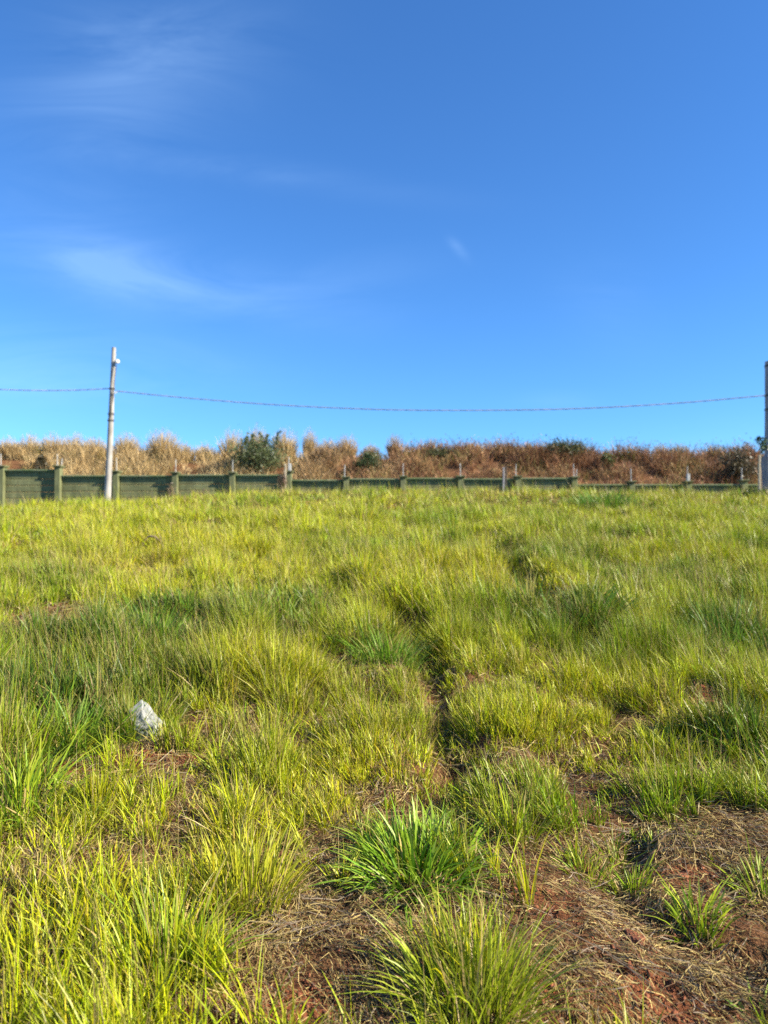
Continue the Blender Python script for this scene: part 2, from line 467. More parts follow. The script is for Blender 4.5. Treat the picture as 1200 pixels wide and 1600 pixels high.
def hummock(x, y):
    """nearest of the jittered clump centres: distance in clump radii, heading away from the centre, size of the clump"""
    s = .40; i0 = np.floor(x / s); j0 = np.floor(y / s)
    best = np.full(np.shape(x), 9.); hx = np.zeros(np.shape(x)); hy = np.zeros(np.shape(x)); hk = np.zeros(np.shape(x))
    for di in (-1, 0, 1):
        for dj in (-1, 0, 1):
            i = i0 + di; j = j0 + dj
            cx = (i + .15 + .7 * _hash(i, j, 501)) * s; cy = (j + .15 + .7 * _hash(i, j, 502)) * s
            k = .6 + .7 * _hash(i, j, 503); d = np.hypot(x - cx, y - cy) / (.27 * k)
            m = d < best; best = np.where(m, d, best); hx = np.where(m, x - cx, hx); hy = np.where(m, y - cy, hy); hk = np.where(m, k, hk)
    return best, np.arctan2(hy, hx), hk

def grass_zone(y0, y1, ntuft, per, w0, lenk, seg, tr):
    x, y = scatter(ntuft, y0, y1)
    bare = emask(BARE, x, y)
    fm = furm(x, y)
    cl = fbm(x * 2.4, y * 2.4, 91, 2)
    dens = np.clip((1 - bare) * (1 - .55 * fm) * (.36 + .95 * sstep(.34, .60, cl)), 0.0, 1)
    hd, ha, hk = hummock(x, y)
    dens = dens * (1 - .62 * sstep(.75, 1.25, hd))
    keep = rng.random(ntuft) < dens
    x, y, cl, hd, ha, hk = x[keep], y[keep], cl[keep], hd[keep], ha[keep], hk[keep]
    nt_ = len(x)
    lush = emask(LUSH, x, y, .5)
    dry = emask(DRYP, x, y, .6)
    tl = (.09 + .13 * sstep(.38, .62, fbm(x * 1.1, y * 1.1, 15, 2)) + .11 * sstep(.42, .60, cl) + .06 * lush) * rng.uniform(.75, 1.25, nt_) * lenk * (1.22 - .55 * np.clip(hd, 0, 1.3)) * (.72 + .32 * hk)
    tc_ = tone_of(x, y, nt_) * rng.uniform(.82, 1.15, (nt_, 1)) * (.78 + .26 * hk)[:, None]
    # some whole tufts are browner
    db = (rng.random(nt_) < .05 + .25 * dry)[:, None]
    tc_ = np.where(db, tc_ * .45 + C_ST * .5, tc_)
    k = rng.poisson(per, nt_).clip(3)
    ti = np.repeat(np.arange(nt_), k); n_ = len(ti)
    ra = np.abs(rng.normal(0, 1, n_)) * tr * rng.uniform(.7, 1.4, nt_)[ti]
    th = rng.uniform(0, 2 * math.pi, n_)
    bx = x[ti] + ra * np.cos(th); by = y[ti] + ra * np.sin(th)
    B = np.stack([bx, by, height(bx, by) - .008], 1)
    wind = 2.6 + 2.2 * (fbm(bx * .6, by * .6, 61, 2) - .5)
    pr = rng.random(n_)
    az = np.where(pr < .40, th + rng.normal(0, .6, n_), np.where(pr < .78, ha[ti] + rng.normal(0, .5, n_), wind + rng.normal(0, .8, n_)))
    lean = np.clip(.10 + ra / (tr * 2.2) * .40 + .38 * np.clip(hd[ti], 0, 1.2) ** 1.5 + rng.normal(0, .14, n_), .02, 1.15)
    ln = tl[ti] * rng.uniform(.45, 1.15, n_) 
    ln *= 1 - .35 * np.clip(lean, 0, 1) * rng.random(n_)
    wdt = w0 * rng.uniform(.6, 1.35, n_) * (1 + .6 * lush[ti])
    tone = tc_[ti] * rng.choice([.45, .8, 1.0, 1.12, 1.3], (n_, 1), p=[.14, .26, .28, .2, .12]) * (1 + rng.normal(0, .09, (n_, 3)))
    s_ = rng.random(n_)
    dd = np.clip(dry[ti] + .35 * sstep(13, 20, by), 0, 1)
    isst = s_ < .15 + .28 * dd
    tone = np.where(isst[:, None], C_ST * rng.uniform(.6, 1.15, (n_, 1)), tone)
    isbr = s_ > .965 - .06 * dd
    tone = np.where(isbr[:, None], C_BR * rng.uniform(.7, 1.3, (n_, 1)), tone)
    ln = np.where(isst | isbr, ln * .8, ln); lean = np.where(isst | isbr, np.clip(lean * 1.7 + .1, 0, 1.2), lean)
    parts = [blades(B, az, lean, ln, wdt, np.clip(tone, 0, 1), seg, droop=np.clip(rng.normal(.05, .12, n_), 0, .5), tips=.5)]
    # thin flowering culms standing above the leaves
    m = rng.random(n_) < .07
    q = int(m.sum())
    if q:
        ct = np.where(rng.random((q, 1)) < .5, C_YG * .9, C_ST * .85) * rng.uniform(.7, 1.1, (q, 1))
        parts.append(blades(B[m], wind[m] + rng.normal(0, 1.1, q), np.clip(rng.normal(.22, .16, q), .02, .8), tl[ti][m] * rng.uniform(1.15, 1.75, q),
                            np.full(q, w0 * .34), ct, seg, wprof='stem'))
    return parts

gp = []
gp += grass_zone(1.55, 3.6, 2200, 30, .0058, .72, 4, .030)
gp += grass_zone(3.6, 6.5, 8600, 32, .0060, .93, 3, .040)
gp += grass_zone(6.5, 11.0, 18000, 21, .0095, 1.15, 3, .055)
gp += grass_zone(11.0, 17.0, 18000, 16, .015, 1.15, 2, .085)
gp += grass_zone(17.0, 26.6, 16500, 11, .022, 1.08, 2, .12)
V, Q, T, C = join(gp)
print('grass verts', len(V))
g = mesh_np('field_grass', V, Q, T, M_GRASS, C)
link(g, 'yellow green rough grass covering the sloping field', 'grass', kind='stuff')

# ------------------------------------------------------------------ dead straw and thatch lying on the ground
def straw_zone(n_, y0, y1, w0, l0, allbare=False):
    x, y = scatter(n_, y0, y1)
    bare = emask(BARE, x, y); redm = emask(RED, x, y)
    clump = fbm(x * 5, y * 5, 131, 3)
    k = rng.random(n_) < (.35 + .65 * bare) * (1 - .40 * redm) * (.25 + 1.1 * sstep(.3, .65, clump))
    x, y = x[k], y[k]; n_ = len(x)
    a = rng.uniform(0, math.pi, n_); a = np.where(rng.random(n_) < .55, 2.7 * fbm(x * 2, y * 2, 141, 2) * 1.6 + rng.normal(0, .45, n_), a)
    ln = l0 * rng.lognormal(0, .55, n_); ln = np.minimum(ln, l0 * 4)
    w = w0 * rng.uniform(.5, 1.5, n_)
    pick = rng.random((n_, 1))
    tone = np.where(pick < .40, C_ST * .85, np.where(pick < .55, C_GR, np.where(pick < .93, C_BR, C_ST * 1.2))) * rng.uniform(.55, 1.2, (n_, 1))
    cur = rng.normal(0, .25, n_)
    lift = np.abs(rng.normal(0, .018, n_)) + .003
    tilt = rng.normal(0, .22, n_)
    Vs = []
    rolla = rng.uniform(-1.2, 1.2, n_)
    for t in (-.5, 0, .5):
        ca = a + cur * t * 2
        px_ = x + np.cos(ca) * ln * t; py_ = y + np.sin(ca) * ln * t
        pz = height(px_, py_) + lift + tilt * ln * t + ln * .12 * (.25 - t * t) * rng.random(n_)
        wx = -np.sin(ca) * np.cos(rolla); wy = np.cos(ca) * np.cos(rolla); wz = np.sin(rolla)
        ww = w * (1 if t == 0 else .6) / 2
        Vs.append(np.stack([px_ - wx * ww, py_ - wy * ww, pz - wz * ww], 1)); Vs.append(np.stack([px_ + wx * ww, py_ + wy * ww, pz + wz * ww], 1))
    V = np.stack(Vs, 1).reshape(-1, 3); C = np.repeat(tone, 6, 0)
    b = np.arange(n_) * 6
    Q = np.concatenate([np.stack([b, b + 1, b + 3, b + 2], 1), np.stack([b + 2, b + 3, b + 5, b + 4], 1)])
    return V, Q, np.zeros((0, 3), int), C
def matted(px, py, n_, L0, ang, w0):
    x0, y0 = at(px, py, height); x = x0 + rng.normal(0, .14, n_); y = y0 + rng.normal(0, .06, n_)
    a = ang + rng.normal(0, .38, n_); B = np.stack([x, y, height(x, y) + rng.uniform(.004, .03, n_)], 1)
    Vs = []; ln = L0 * rng.uniform(.5, 1.3, n_); cv = rng.normal(0, .12, n_)
    for t in (-.5, -.17, .17, .5):
        ca = a + cv * t * 2; qx = x + np.cos(ca) * ln * t; qy = y + np.sin(ca) * ln * t
        qz = height(qx, qy) + (B[:, 2] - height(x, y)) + .004
        w = w0 * (1 - abs(t)) / 2
        Vs.append(np.stack([qx + np.sin(ca) * w, qy - np.cos(ca) * w, qz], 1)); Vs.append(np.stack([qx - np.sin(ca) * w, qy + np.cos(ca) * w, qz + .0015], 1))
    V = np.stack(Vs, 1).reshape(-1, 3); tn = np.where(rng.random((n_, 1)) < .5, C_GR * .85, C_ST * .65) * rng.uniform(.5, 1.15, (n_, 1))
    b = np.arange(n_) * 8
    return V, np.concatenate([np.stack([b + 2 * k, b + 2 * k + 1, b + 2 * k + 3, b + 2 * k + 2], 1) for k in range(3)]), np.zeros((0, 3), int), np.repeat(tn, 8, 0)
V, Q, T, C = join([matted(430, 1462, 60, .18, .12, .0032), matted(540, 1440, 34, .16, -.3, .0032), matted(1000, 1335, 60, .17, -.05, .0032), matted(950, 1520, 34, .14, -.5, .0032), straw_zone(190000, 1.55, 3.6, .0024, .038), straw_zone(170000, 3.4, 6.5, .0036, .055), straw_zone(60000, 6.2, 12, .007, .10),
                   straw_zone(900, 1.55, 4.5, .0060, .06), straw_zone(2500, 1.55, 4.5, .0018, .14)])
g = mesh_np('dead_straw', V, Q, T, M_STRAW, C)
link(g, 'dead tan and grey straw littering the bare red earth', 'straw', kind='stuff')

# ------------------------------------------------------------------ distinct tussocks
def tussock(px, py, rad, length, nb, wid, c0, c1, label, cat='grass tussock', seg=5, strawf=.12, spread=1.0, name='grass_tussock', group='leafy grass tussocks in the field'):
    x0, y0 = at(px, py, height)
    z0 = float(height(x0, y0))
    th = rng.uniform(0, 2 * math.pi, nb)
    r = rad * .38 * np.sqrt(rng.random(nb))
    bx = x0 + r * np.cos(th); by = y0 + r * np.sin(th)
    B = np.stack([bx - x0, by - y0, height(bx, by) - z0 - .01], 1)
    out_ = r / (rad * .38)
    lean = np.clip((.15 + .75 * out_ ** 1.3) * spread + rng.normal(0, .15, nb), .03, 1.25)
    az = th + rng.normal(0, .55, nb)
    ph_ = rng.uniform(0, 9)
    ln = length * .78 * rng.uniform(.3, 1.15, nb) * (.62 + .75 * vnoise(np.cos(th) * 1.6 + 20 + ph_, np.sin(th) * 1.6 + 20, 9))
    stray = rng.random(nb) < .06; ln = np.where(stray, ln * 1.4, ln)
    mixv = rng.random((nb, 1))
    tone = (np.array(c0) * (1 - mixv) + np.array(c1) * mixv) * rng.uniform(.8, 1.2, (nb, 1))
    st = rng.random((nb, 1)) < strawf
    tone = np.where(st, C_ST * rng.uniform(.6, 1.1, (nb, 1)), tone)
    parts = [blades(B, az, lean, ln, wid * 1.25 * rng.uniform(.6, 1.3, nb), np.clip(tone, 0, 1), seg, droop=np.clip(lean - .45, 0, .6) * rng.uniform(.2, 1.0, nb), tips=.5)]
    V, Q, T, C = join(parts)
    o = mesh_np(name, V, Q, T, M_GRASS, C)
    o.location = (x0, y0, z0)
    return link(o, label, cat, group)
LG, MG_, YG, GO = (.080, .20, .018), (.20, .36, .020), (.42, .49, .02), (.54, .49, .03)
tussock(650, 1362, .58, .27, 820, .0085, (.17, .36, .02), (.34, .50, .03), 'large bright green tussock with broad arching leaves in the centre foreground', strawf=.05, spread=1.15)
tussock(740, 1570, .40, .30, 760, .0046, YG, (.28, .37, .02), 'yellow green fine bladed tussock at the bottom edge, right of the bare straw', spread=.8)
tussock(385, 1405, .42, .28, 620, .0050, YG, GO, 'tall yellow tussock at the top left rim of the central bare straw patch', spread=.7)
tussock(262, 1528, .38, .28, 460, .0062, YG, MG_, 'spiky yellow green tussock above the red earth near the bottom left', spread=.85)
tussock(990, 1398, .19, .13, 120, .0065, MG_, YG, 'small tuft throwing a dark shadow, middle one of the three low tufts in the straw')
tussock(1095, 1450, .20, .16, 110, .0075, MG_, YG, 'small bright tuft on the lip of the dark rut at lower right')
tussock(915, 1372, .22, .15, 140, .0055, MG_, YG, 'small ragged tuft leftmost in the row of low tufts on the straw')
tussock(1195, 1400, .24, .17, 150, .0065, MG_, YG, 'green tuft cut by the right edge above the straw')
tussock(1196, 1598, .16, .10, 50, .012, MG_, (.28, .38, .08), 'broad leaved green sprout in the bottom right corner', strawf=0)
tussock(30, 1265, .58, .30, 420, .0085, (.18, .36, .025), YG, 'bright tussock with broad leaves spilling right over red earth, left edge', strawf=.05, spread=1.1)
tussock(118, 1168, .56, .34, 560, .0068, LG, MG_, 'dense dark green tussock immediately left of the white plastic bag', strawf=.05, spread=1.1)
tussock(50, 1095, .80, .34, 640, .0068, LG, (.12, .24, .03), 'deep green tussock at the left edge behind the one beside the bag', strawf=.06)
tussock(235, 1000, .80, .42, 560, .0075, LG, MG_, 'dark green tussock upslope of the white bag, right of the bare spot', strawf=.05, spread=1.1)
tussock(905, 985, 1.0, .42, 700, .0085, LG, (.13, .30, .03), 'lush green tussock at the foot of the right hand furrow', strawf=.04, spread=1.15)
tussock(1140, 1010, 1.0, .44, 640, .0085, LG, (.14, .30, .03), 'lush dark green tussock near the right edge in midfield', strawf=.04, spread=1.1)
tussock(605, 1035, .60, .30, 380, .0075, (.12, .28, .02), MG_, 'bright green tussock beside the long central furrow', strawf=.04)
tussock(90, 925, 1.0, .42, 420, .0095, MG_, YG, 'yellowish green tussock overhanging the small bare earth spot on the left', strawf=.05, spread=1.1)
tussock(945, 793, 1.9, .55, 700, .017, (.11, .26, .022), MG_, 'tall green tussock standing out near the crest, below the wall', strawf=.03)
tussock(1185, 1165, .50, .26, 300, .0075, LG, MG_, 'dark green tussock at the right edge downslope of the earth mound', strawf=.05)

def seed_head(px, py, pyb, label):
    x, y = at(px, pyb, height); z = float(height(x, y)); t_ = P(px, py, y); h_ = t_.z - z
    bm = bmesh.new()
    k = 20 / F * y
    tube(bm, [(-.1, 0, 0), (-.05, 0, h_ * .6), (0, 0, h_ * .97), (k * .25, 0, h_), (k * .6, 0, h_ * .985), (k, 0, h_ - .35 * k)], [.004, .004, .008, .017, .019, .006], 7)
    for v_ in bm.verts: v_.co += Vector((1, 1, 1)) * .006 * mnoise.noise(v_.co * 40)
    o = obj('seed_head', bm, M_BARK); o.location = (x, y, z); link(o, label, 'seed head')
seed_head(207, 804, 822, 'dark drooping seed stalk above the grass, the farther of the two at left')
seed_head(230, 838, 862, 'dark drooping seed stalk above the yellow grass, the nearer of the two at left')

# ------------------------------------------------------------------ clods, mound
def clod(px, py, s, label):
    x, y = at(px, py, height)
    bm = bmesh.new(); bmesh.ops.create_icosphere(bm, subdivisions=4, radius=1)
    off = Vector((random.random() * 50, random.random() * 50, 0))
    for v_ in bm.verts:
        c = v_.co.copy()
        k = 1 + .45 * mnoise.noise(c * 1.2 + off) + .22 * mnoise.noise(c * 3 + off) + .08 * mnoise.noise(c * 9 + off)
        v_.co = Vector((c.x * 1.2, c.y, c.z * .55)) * k * s * .8
    o = obj('earth_clod', bm, M_CLOD)
    o.location = (x, y, float(height(x, y)) + s * .0); o.rotation_euler.z = random.random() * 3
    link(o, label, 'clod', 'clods of red earth')
clod(990, 1472, .045, 'largest red earth clod, in the rut right of the yellow tussock')
clod(1000, 1495, .026, 'small red clod just below the largest clod in the rut')
clod(960, 1482, .028, 'small red clod left of the largest clod in the rut')
clod(935, 1338, .024, 'red clod beneath the grass edge above the row of small tufts')
clod(1065, 1372, .026, 'red clod in the straw above the small bright tuft')
clod(345, 1560, .024, 'red clod in the bare red earth at the bottom left')
clod(1100, 1098, .07, 'brown red earth lump topped with dead grass on the right')
# crumbs of soil
Vs = []; Ts = []; o_n = 0
x, y = scatter(40000, 1.6, 4.5); k = rng.random(len(x)) < emask(RED, x, y) * .8 + .06 * emask(BARE, x, y)
x, y = x[k], y[k]; hz_ = height(x, y)
oct_v = np.array([(1, 0, 0), (-1, 0, 0), (0, 1, 0), (0, -1, 0), (0, 0, 1), (0, 0, -1)], float)
oct_f = np.array([(0, 2, 4), (2, 1, 4), (1, 3, 4), (3, 0, 4), (2, 0, 5), (1, 2, 5), (3, 1, 5), (0, 3, 5)])
s_ = rng.lognormal(-5.4, .5, len(x)).clip(.002, .014)
V = (oct_v[None] * rng.uniform(.6, 1.3, (len(x), 6, 1)) + rng.normal(0, .2, (len(x), 6, 3))) * s_[:, None, None] + np.stack([x, y, hz_ + s_ * .3], 1)[:, None]
T = (oct_f[None] + (np.arange(len(x)) * 6)[:, None, None]).reshape(-1, 3)
g = mesh_np('soil_crumbs', V.reshape(-1, 3), np.zeros((0, 4), int), T, M_CLOD)
link(g, 'crumbs of red soil on the bare earth', 'soil', kind='stuff')

# ------------------------------------------------------------------ white plastic bag
mb, n = new_mat('crumpled_white_plastic')
o_ = n.nodes.new('ShaderNodeOutputMaterial'); p_ = n.nodes.new('ShaderNodeBsdfPrincipled')
p_.inputs['Base Color'].default_value = (.33, .335, .30, 1); p_.inputs['Roughness'].default_value = .45
t_ = n.nodes.new('ShaderNodeBsdfTranslucent'); t_.inputs[0].default_value = (.33, .335, .30, 1)
mx_ = n.nodes.new('ShaderNodeMixShader'); mx_.inputs[0].default_value = .2
n.links.new(p_.outputs[0], mx_.inputs[1]); n.links.new(t_.outputs[0], mx_.inputs[2]); n.links.new(mx_.outputs[0], o_.inputs[0])
bx, by = at(222, 1158, height); bz = float(height(bx, by))
sc_ = math.hypot(by, 1) / F
def bp(px, py, dep):
    q = P(px, py, by + dep); return Vector((q.x - bx, dep, q.z - bz))
BV = [bp(226, 1087, .07), bp(234, 1093, .07), bp(208, 1103, .05), bp(201, 1126, .02), bp(216, 1137, -.04), bp(240, 1129, -.05),
      bp(253, 1127, .02), bp(252, 1143, .0), bp(238, 1162, -.03), bp(214, 1160, -.02), bp(224, 1117, -.0), bp(215, 1120, .16), bp(245, 1120, .17), bp(222, 1175, .1), bp(203, 1150, .06), bp(250, 1165, .08)]
BF = [(0, 2, 10), (0, 10, 1), (2, 3, 10), (3, 4, 10), (4, 5, 10), (5, 6, 10), (6, 1, 10), (5, 7, 6), (4, 8, 5), (5, 8, 7), (4, 9, 8), (3, 14, 4), (14, 9, 4),
      (0, 11, 2), (0, 1, 12), (0, 12, 11), (1, 6, 12), (2, 11, 3), (3, 11, 14), (6, 7, 15), (6, 15, 12), (7, 8, 15), (8, 9, 13), (9, 14, 13), (8, 13, 15), (11, 12, 13), (11, 13, 14), (12, 15, 13)]
bm = bmesh.new(); bvs = [bm.verts.new(v_) for v_ in BV]
for f_ in BF: bm.faces.new([bvs[k] for k in f_])
bmesh.ops.recalc_face_normals(bm, faces=bm.faces)
for it in range(4):
    bmesh.ops.subdivide_edges(bm, edges=list(bm.edges), cuts=1, use_grid_fill=True)
    bm.normal_update()
    amp = (.0, .006, .005, .003)[it]
    for v_ in bm.verts:
        q = v_.co * (22, 22, 34, 48)[it] / 1.6
        v_.co += v_.normal * amp * (2.2 * abs(mnoise.noise(q)) - .7)
for v_ in bm.verts: v_.co.x *= 1.16
o = obj('plastic_bag', bm, mb)
o.location = (bx - .012, by, bz - .018)
link(o, 'crumpled grey white plastic bag standing in a peak among the grass', 'bag')

# ------------------------------------------------------------------ wall
WY = 27.0
PX = [-83, 5, 93, 183, 275, 364, 452, 541, 630, 719, 808, 896, 985, 1073, 1160, 1249, 1338]
PT = [728, 728, 728, 736, 738, 738, 736, 745, 744, 744, 744, 745, 752, 752, 750, 752, 752]
PB = [734, 734, 743, 743, 742, 742, 750, 748, 747, 748, 747, 757, 757, 757, 757, 757]
wall = empty('boundary_wall', (0, WY, 3.0), 'long dark green precast concrete wall with posts, stepping down to the right behind the field', 'wall')
pw = P(600, 750, WY)
def WX(px): return P(px, 750, WY).x
def WZ(py): return P(600, py, WY).z
PWID = .20
def child(o):
    o.parent = wall; o.matrix_parent_inverse = Matrix.Translation(wall.location).inverted(); return o
for i, px in enumerate(PX):
    x = WX(px); zt = WZ(PT[i]); zb = float(height(x, WY)) - .3
    bm = bmesh.new()
    box(bm, x - PWID / 2, x + PWID / 2, WY - .20, WY + .06, zb, zt - .10, .012)
    # corbelled head
    r = bmesh.ops.create_cube(bm, size=1)
    for v_ in r['verts']:
        top = v_.co.z > 0
        e = .055 if top else .0
        v_.co = Vector((x + (PWID / 2 + e) * (1 if v_.co.x > 0 else -1), WY - .07 + (.132 + e) * (1 if v_.co.y > 0 else -1), zt - (.035 if top else .10)))
    box(bm, x - PWID / 2 - .06, x + PWID / 2 + .06, WY - .265, WY + .125, zt - .035, zt, .008)
    child(obj('post', bm, M_WALL))
    # energiser rod on the head
    bm = bmesh.new()
    h_ = {452: .52, 1073: .55}.get(px, random.uniform(.42, .5))
    dx = -.06 if px in (5, 93, 541, 1160, 808) else 0.0
    ln_ = random.uniform(-.02, .02)
    tube(bm, [(x + dx, WY - .06, zt), (x + dx + ln_, WY - .06, zt + h_)], .014, 8)
    tube(bm, [(x + dx, WY - .06, zt), (x + dx, WY - .06, zt + .02)], .05, 8)
    if px in (93, 896): tube(bm, [(x + .09, WY - .05, zt), (x + .11, WY - .05, zt + .27)], .014, 8)
    if px in (452, 1073): box(bm, x - .03, x + .075, WY - .12, WY - .02, zt + .002, zt + .27, .01)
    child(obj('fence_rod', bm, M_ROD))
for i in range(len(PX) - 1):
    xa, xb = WX(PX[i]) + PWID / 2, WX(PX[i + 1]) - PWID / 2
    zt = WZ(PB[i]); zb = float(height((xa + xb) / 2, WY)) - .3; z_gap = .012
    bm = bmesh.new()
    z = zt - .105; 
    while z > zb:
        box(bm, xa + .003, xb - .003, WY - .025 + random.uniform(-.004, .004), WY + .03, z - .232, z, .020)
        z -= .24
    child(obj('wall_panel', bm, M_WALL))
    bm = bmesh.new()
    box(bm, xa + .003, xb - .003, WY - .13, WY + .06, zt - .045, zt, .01)
    box(bm, xa + .006, xb - .006, WY - .055, WY + .045, zt - .102, zt - .048, .005)
    child(obj('coping', bm, M_COPE))

# ------------------------------------------------------------------ street poles and cables
def px_tube(bm, path, Y, seg=18):
    tube(bm, [P(a, b, Y) for a, b, _ in path], [w / 2 / F * Y for _, _, w in path], seg)
Y1 = 25.2
b0 = P(168, 778, Y1); b0.z = float(height(b0.x, Y1))
pole = empty('street_pole', b0, 'slim leaning whitish concrete pole in front of the green wall, left', 'pole')
def pchild(o, par):
    o.parent = par; o.matrix_parent_inverse = Matrix.Translation(par.location).inverted(); return o
bm = bmesh.new(); px_tube(bm, [(167.4, 790, 10.2), (172, 690, 8.8), (175.5, 600, 7.2), (178, 543, 6.2)], Y1)
pchild(obj('shaft', bm, M_CONC, smooth=False), pole)
bm = bmesh.new()
a_ = P(180, 566, Y1 - .05)
tube(bm, [a_, a_ + Vector((.13, -.03, .0))], .035, 10)
tube(bm, [a_ + Vector((.08, -.03, -.045)), a_ + Vector((.08, -.03, -.03)), a_ + Vector((.08, -.03, .06)), a_ + Vector((.08, -.03, .085))], [.055, .075, .075, .04], 14)
pchild(obj('light_sensor', bm, M_WHITE), pole)
for py in (607.5, 647, 657):
    bm = bmesh.new(); cx = 168 + (778 - py) / 235 * 10
    c = P(cx, py, Y1); tube(bm, [c - Vector((0, 0, .025)), c + Vector((0, 0, .025))], (3.9 + (py - 600) * .012) / F * Y1 + .012, 16)
    pchild(obj('band_clamp', bm, M_DARK), pole)
bm = bmesh.new()
tube(bm, [P(176.0, 608, Y1 - .12), P(175.5, 622, Y1 - .15), P(174.3, 636, Y1 - .14), P(172.5, 652, Y1 - .15), P(173, 640, Y1 - .2), P(176.8, 620, Y1 - .2), P(179.5, 590, Y1 - .13), P(182, 569, Y1 - .10)], .013, 8)
tube(bm, [P(173.5, 612, Y1 - .13), P(172.0, 640, Y1 - .15), P(171.5, 656, Y1 - .14)], .016, 8)
pchild(obj('drop_cable', bm, M_DARK), pole)
bm = bmesh.new()
c = P(178, 613, Y1 - .1)
tube(bm, [c, c + Vector((.05, 0, -.03)), c + Vector((.10, 0, .02))], .022, 8)
pchild(obj('insulator', bm, M_WHITE), pole)

Y2 = 23.5
b1 = P(1206, 778, Y2); b1.z = float(height(b1.x, Y2))
pole2 = empty('street_pole', b1, 'thick grey concrete pole cut by the right edge of the picture', 'pole')
bm = bmesh.new(); px_tube(bm, [(1207, 800, 26), (1206.5, 712, 22), (1206.5, 640, 20.5), (1206, 565, 20)], Y2, 24)
pchild(obj('shaft', bm, M_CONC2), pole2)
bm = bmesh.new()
c0_ = P(1205.5, 790, Y2 ); c1_ = P(1205.5, 713, Y2)
w_ = 25 / 2 / F * Y2
box(bm, c0_.x - w_, c0_.x + w_, Y2 - w_ - .04, Y2 + w_, c0_.z, c1_.z, .03)
pchild(obj('concrete_collar', bm, M_CONC2), pole2)
for py in (572, 618, 640):
    bm = bmesh.new()
    c = P(1206.2, py, Y2); tube(bm, [c - Vector((0, 0, .03)), c + Vector((0, 0, .03))], 10.8 / F * Y2, 20)
    pchild(obj('band_clamp', bm, M_DARK), pole2)

def cable(pts, label, pale=False):
    """pts: list of world points; twisted bundle of conductors round a messenger"""
    # Catmull-Rom through the points
    P_ = [Vector(p) for p in pts]; path = []
    for i in range(len(P_) - 1):
        p0, p1, p2, p3 = P_[max(i - 1, 0)], P_[i], P_[i + 1], P_[min(i + 2, len(P_) - 1)]
        for k in range(40):
            t = k / 40
            path.append(.5 * ((2 * p1) + (-p0 + p2) * t + (2 * p0 - 5 * p1 + 4 * p2 - p3) * t * t + (-p0 + 3 * p1 - 3 * p2 + p3) * t ** 3))
    path.append(P_[-1])
    root = empty('overhead_cable', path[0], label, 'cable', 'overhead cables between the poles')
    for s in range(3):
        bm = bmesh.new(); L_ = 0; tw = []
        for i, p in enumerate(path):
            if i: L_ += (path[i] - path[i - 1]).length
            ph = L_ * 2 * math.pi / 1.1 + s * 2.094
            tw.append(p + Vector((0, math.cos(ph), math.sin(ph))) * .010)
        tube(bm, tw, .0085, 6)
        pchild(obj('conductor', bm, M_CABLEP if (pale and s == 0) else M_CABLE), root)
ca = P(182, 611, Y1 - .05)
cb = P(1195, 618, Y2 - .2)
def cp(px, py): 
    f_ = (px - 182) / (1195 - 182); return P(px, py, (Y1 - .05) * (1 - f_) + (Y2 - .2) * f_)
cable([ca, cp(300, 622.5), cp(440, 633), cp(600, 640), cp(760, 641), cp(900, 638.5), cp(1050, 630.5), cb], 'thin twisted cable sagging across the sky between the two poles')
cable([P(171, 607, Y1 - .05), P(120, 609.5, Y1 + .2), P(60, 610, Y1 + .4), P(0, 608.5, Y1 + .6), P(-120, 604, Y1 + 1), P(-400, 575, Y1 + 2)], 'pale twisted cable leaving the left pole towards the left edge', True)
# far pole that carries the left span, outside the frame
# ------------------------------------------------------------------ stakes near the wall
def stake(px, pyt, pyb, wpx, Y, mat, label, lean=0):
    t_ = P(px + lean, pyt, Y); b_ = P(px, pyb, Y); b_.z = min(b_.z, float(height(b_.x, Y)) - .05)
    bm = bmesh.new(); w = wpx / 2 / F * Y
    r = bmesh.ops.create_cube(bm, size=1)
    for v_ in r['verts']:
        c = t_ if v_.co.z > 0 else b_
        k = .85 if v_.co.z > 0 else 1
        v_.co = Vector((c.x + w * k * (1 if v_.co.x > 0 else -1), c.y + w * k * (1 if v_.co.y > 0 else -1), c.z))
    bmesh.ops.bevel(bm, geom=list(bm.edges), offset=w * .25, segments=1, affect='EDGES')
    bmesh.ops.subdivide_edges(bm, edges=[e for e in bm.edges if e.calc_length() > .3], cuts=6)
    for v_ in bm.verts:
        v_.co.x += .006 * mnoise.noise(v_.co * 3); v_.co.y += .006 * mnoise.noise(v_.co * 3 + Vector((9, 0, 0)))
    o = obj('stake', bm, mat); link(o, label, 'stake')
stake(445.5, 725, 758, 3.6, 26.3, M_WOOD, 'pale timber stake beside the wall post where the wall steps down', .4)
stake(786.5, 730, 757, 3.0, 26.2, M_CONC2, 'grey stake in front of the wall between two posts, right of centre', .3)
stake(790.5, 729, 751, 2.6, 26.35, M_WOODD, 'dark charred stake leaning against the grey stake in front of the wall', .0)
stake(1186.5, 711, 770, 3.4, 22.6, M_WOOD, 'tan timber stake holding the young tree by the right pole', 0)
stake(533, 752, 760, 2.2, 26.6, M_WALL, 'short green stub leaning on the wall left of a post', 6)

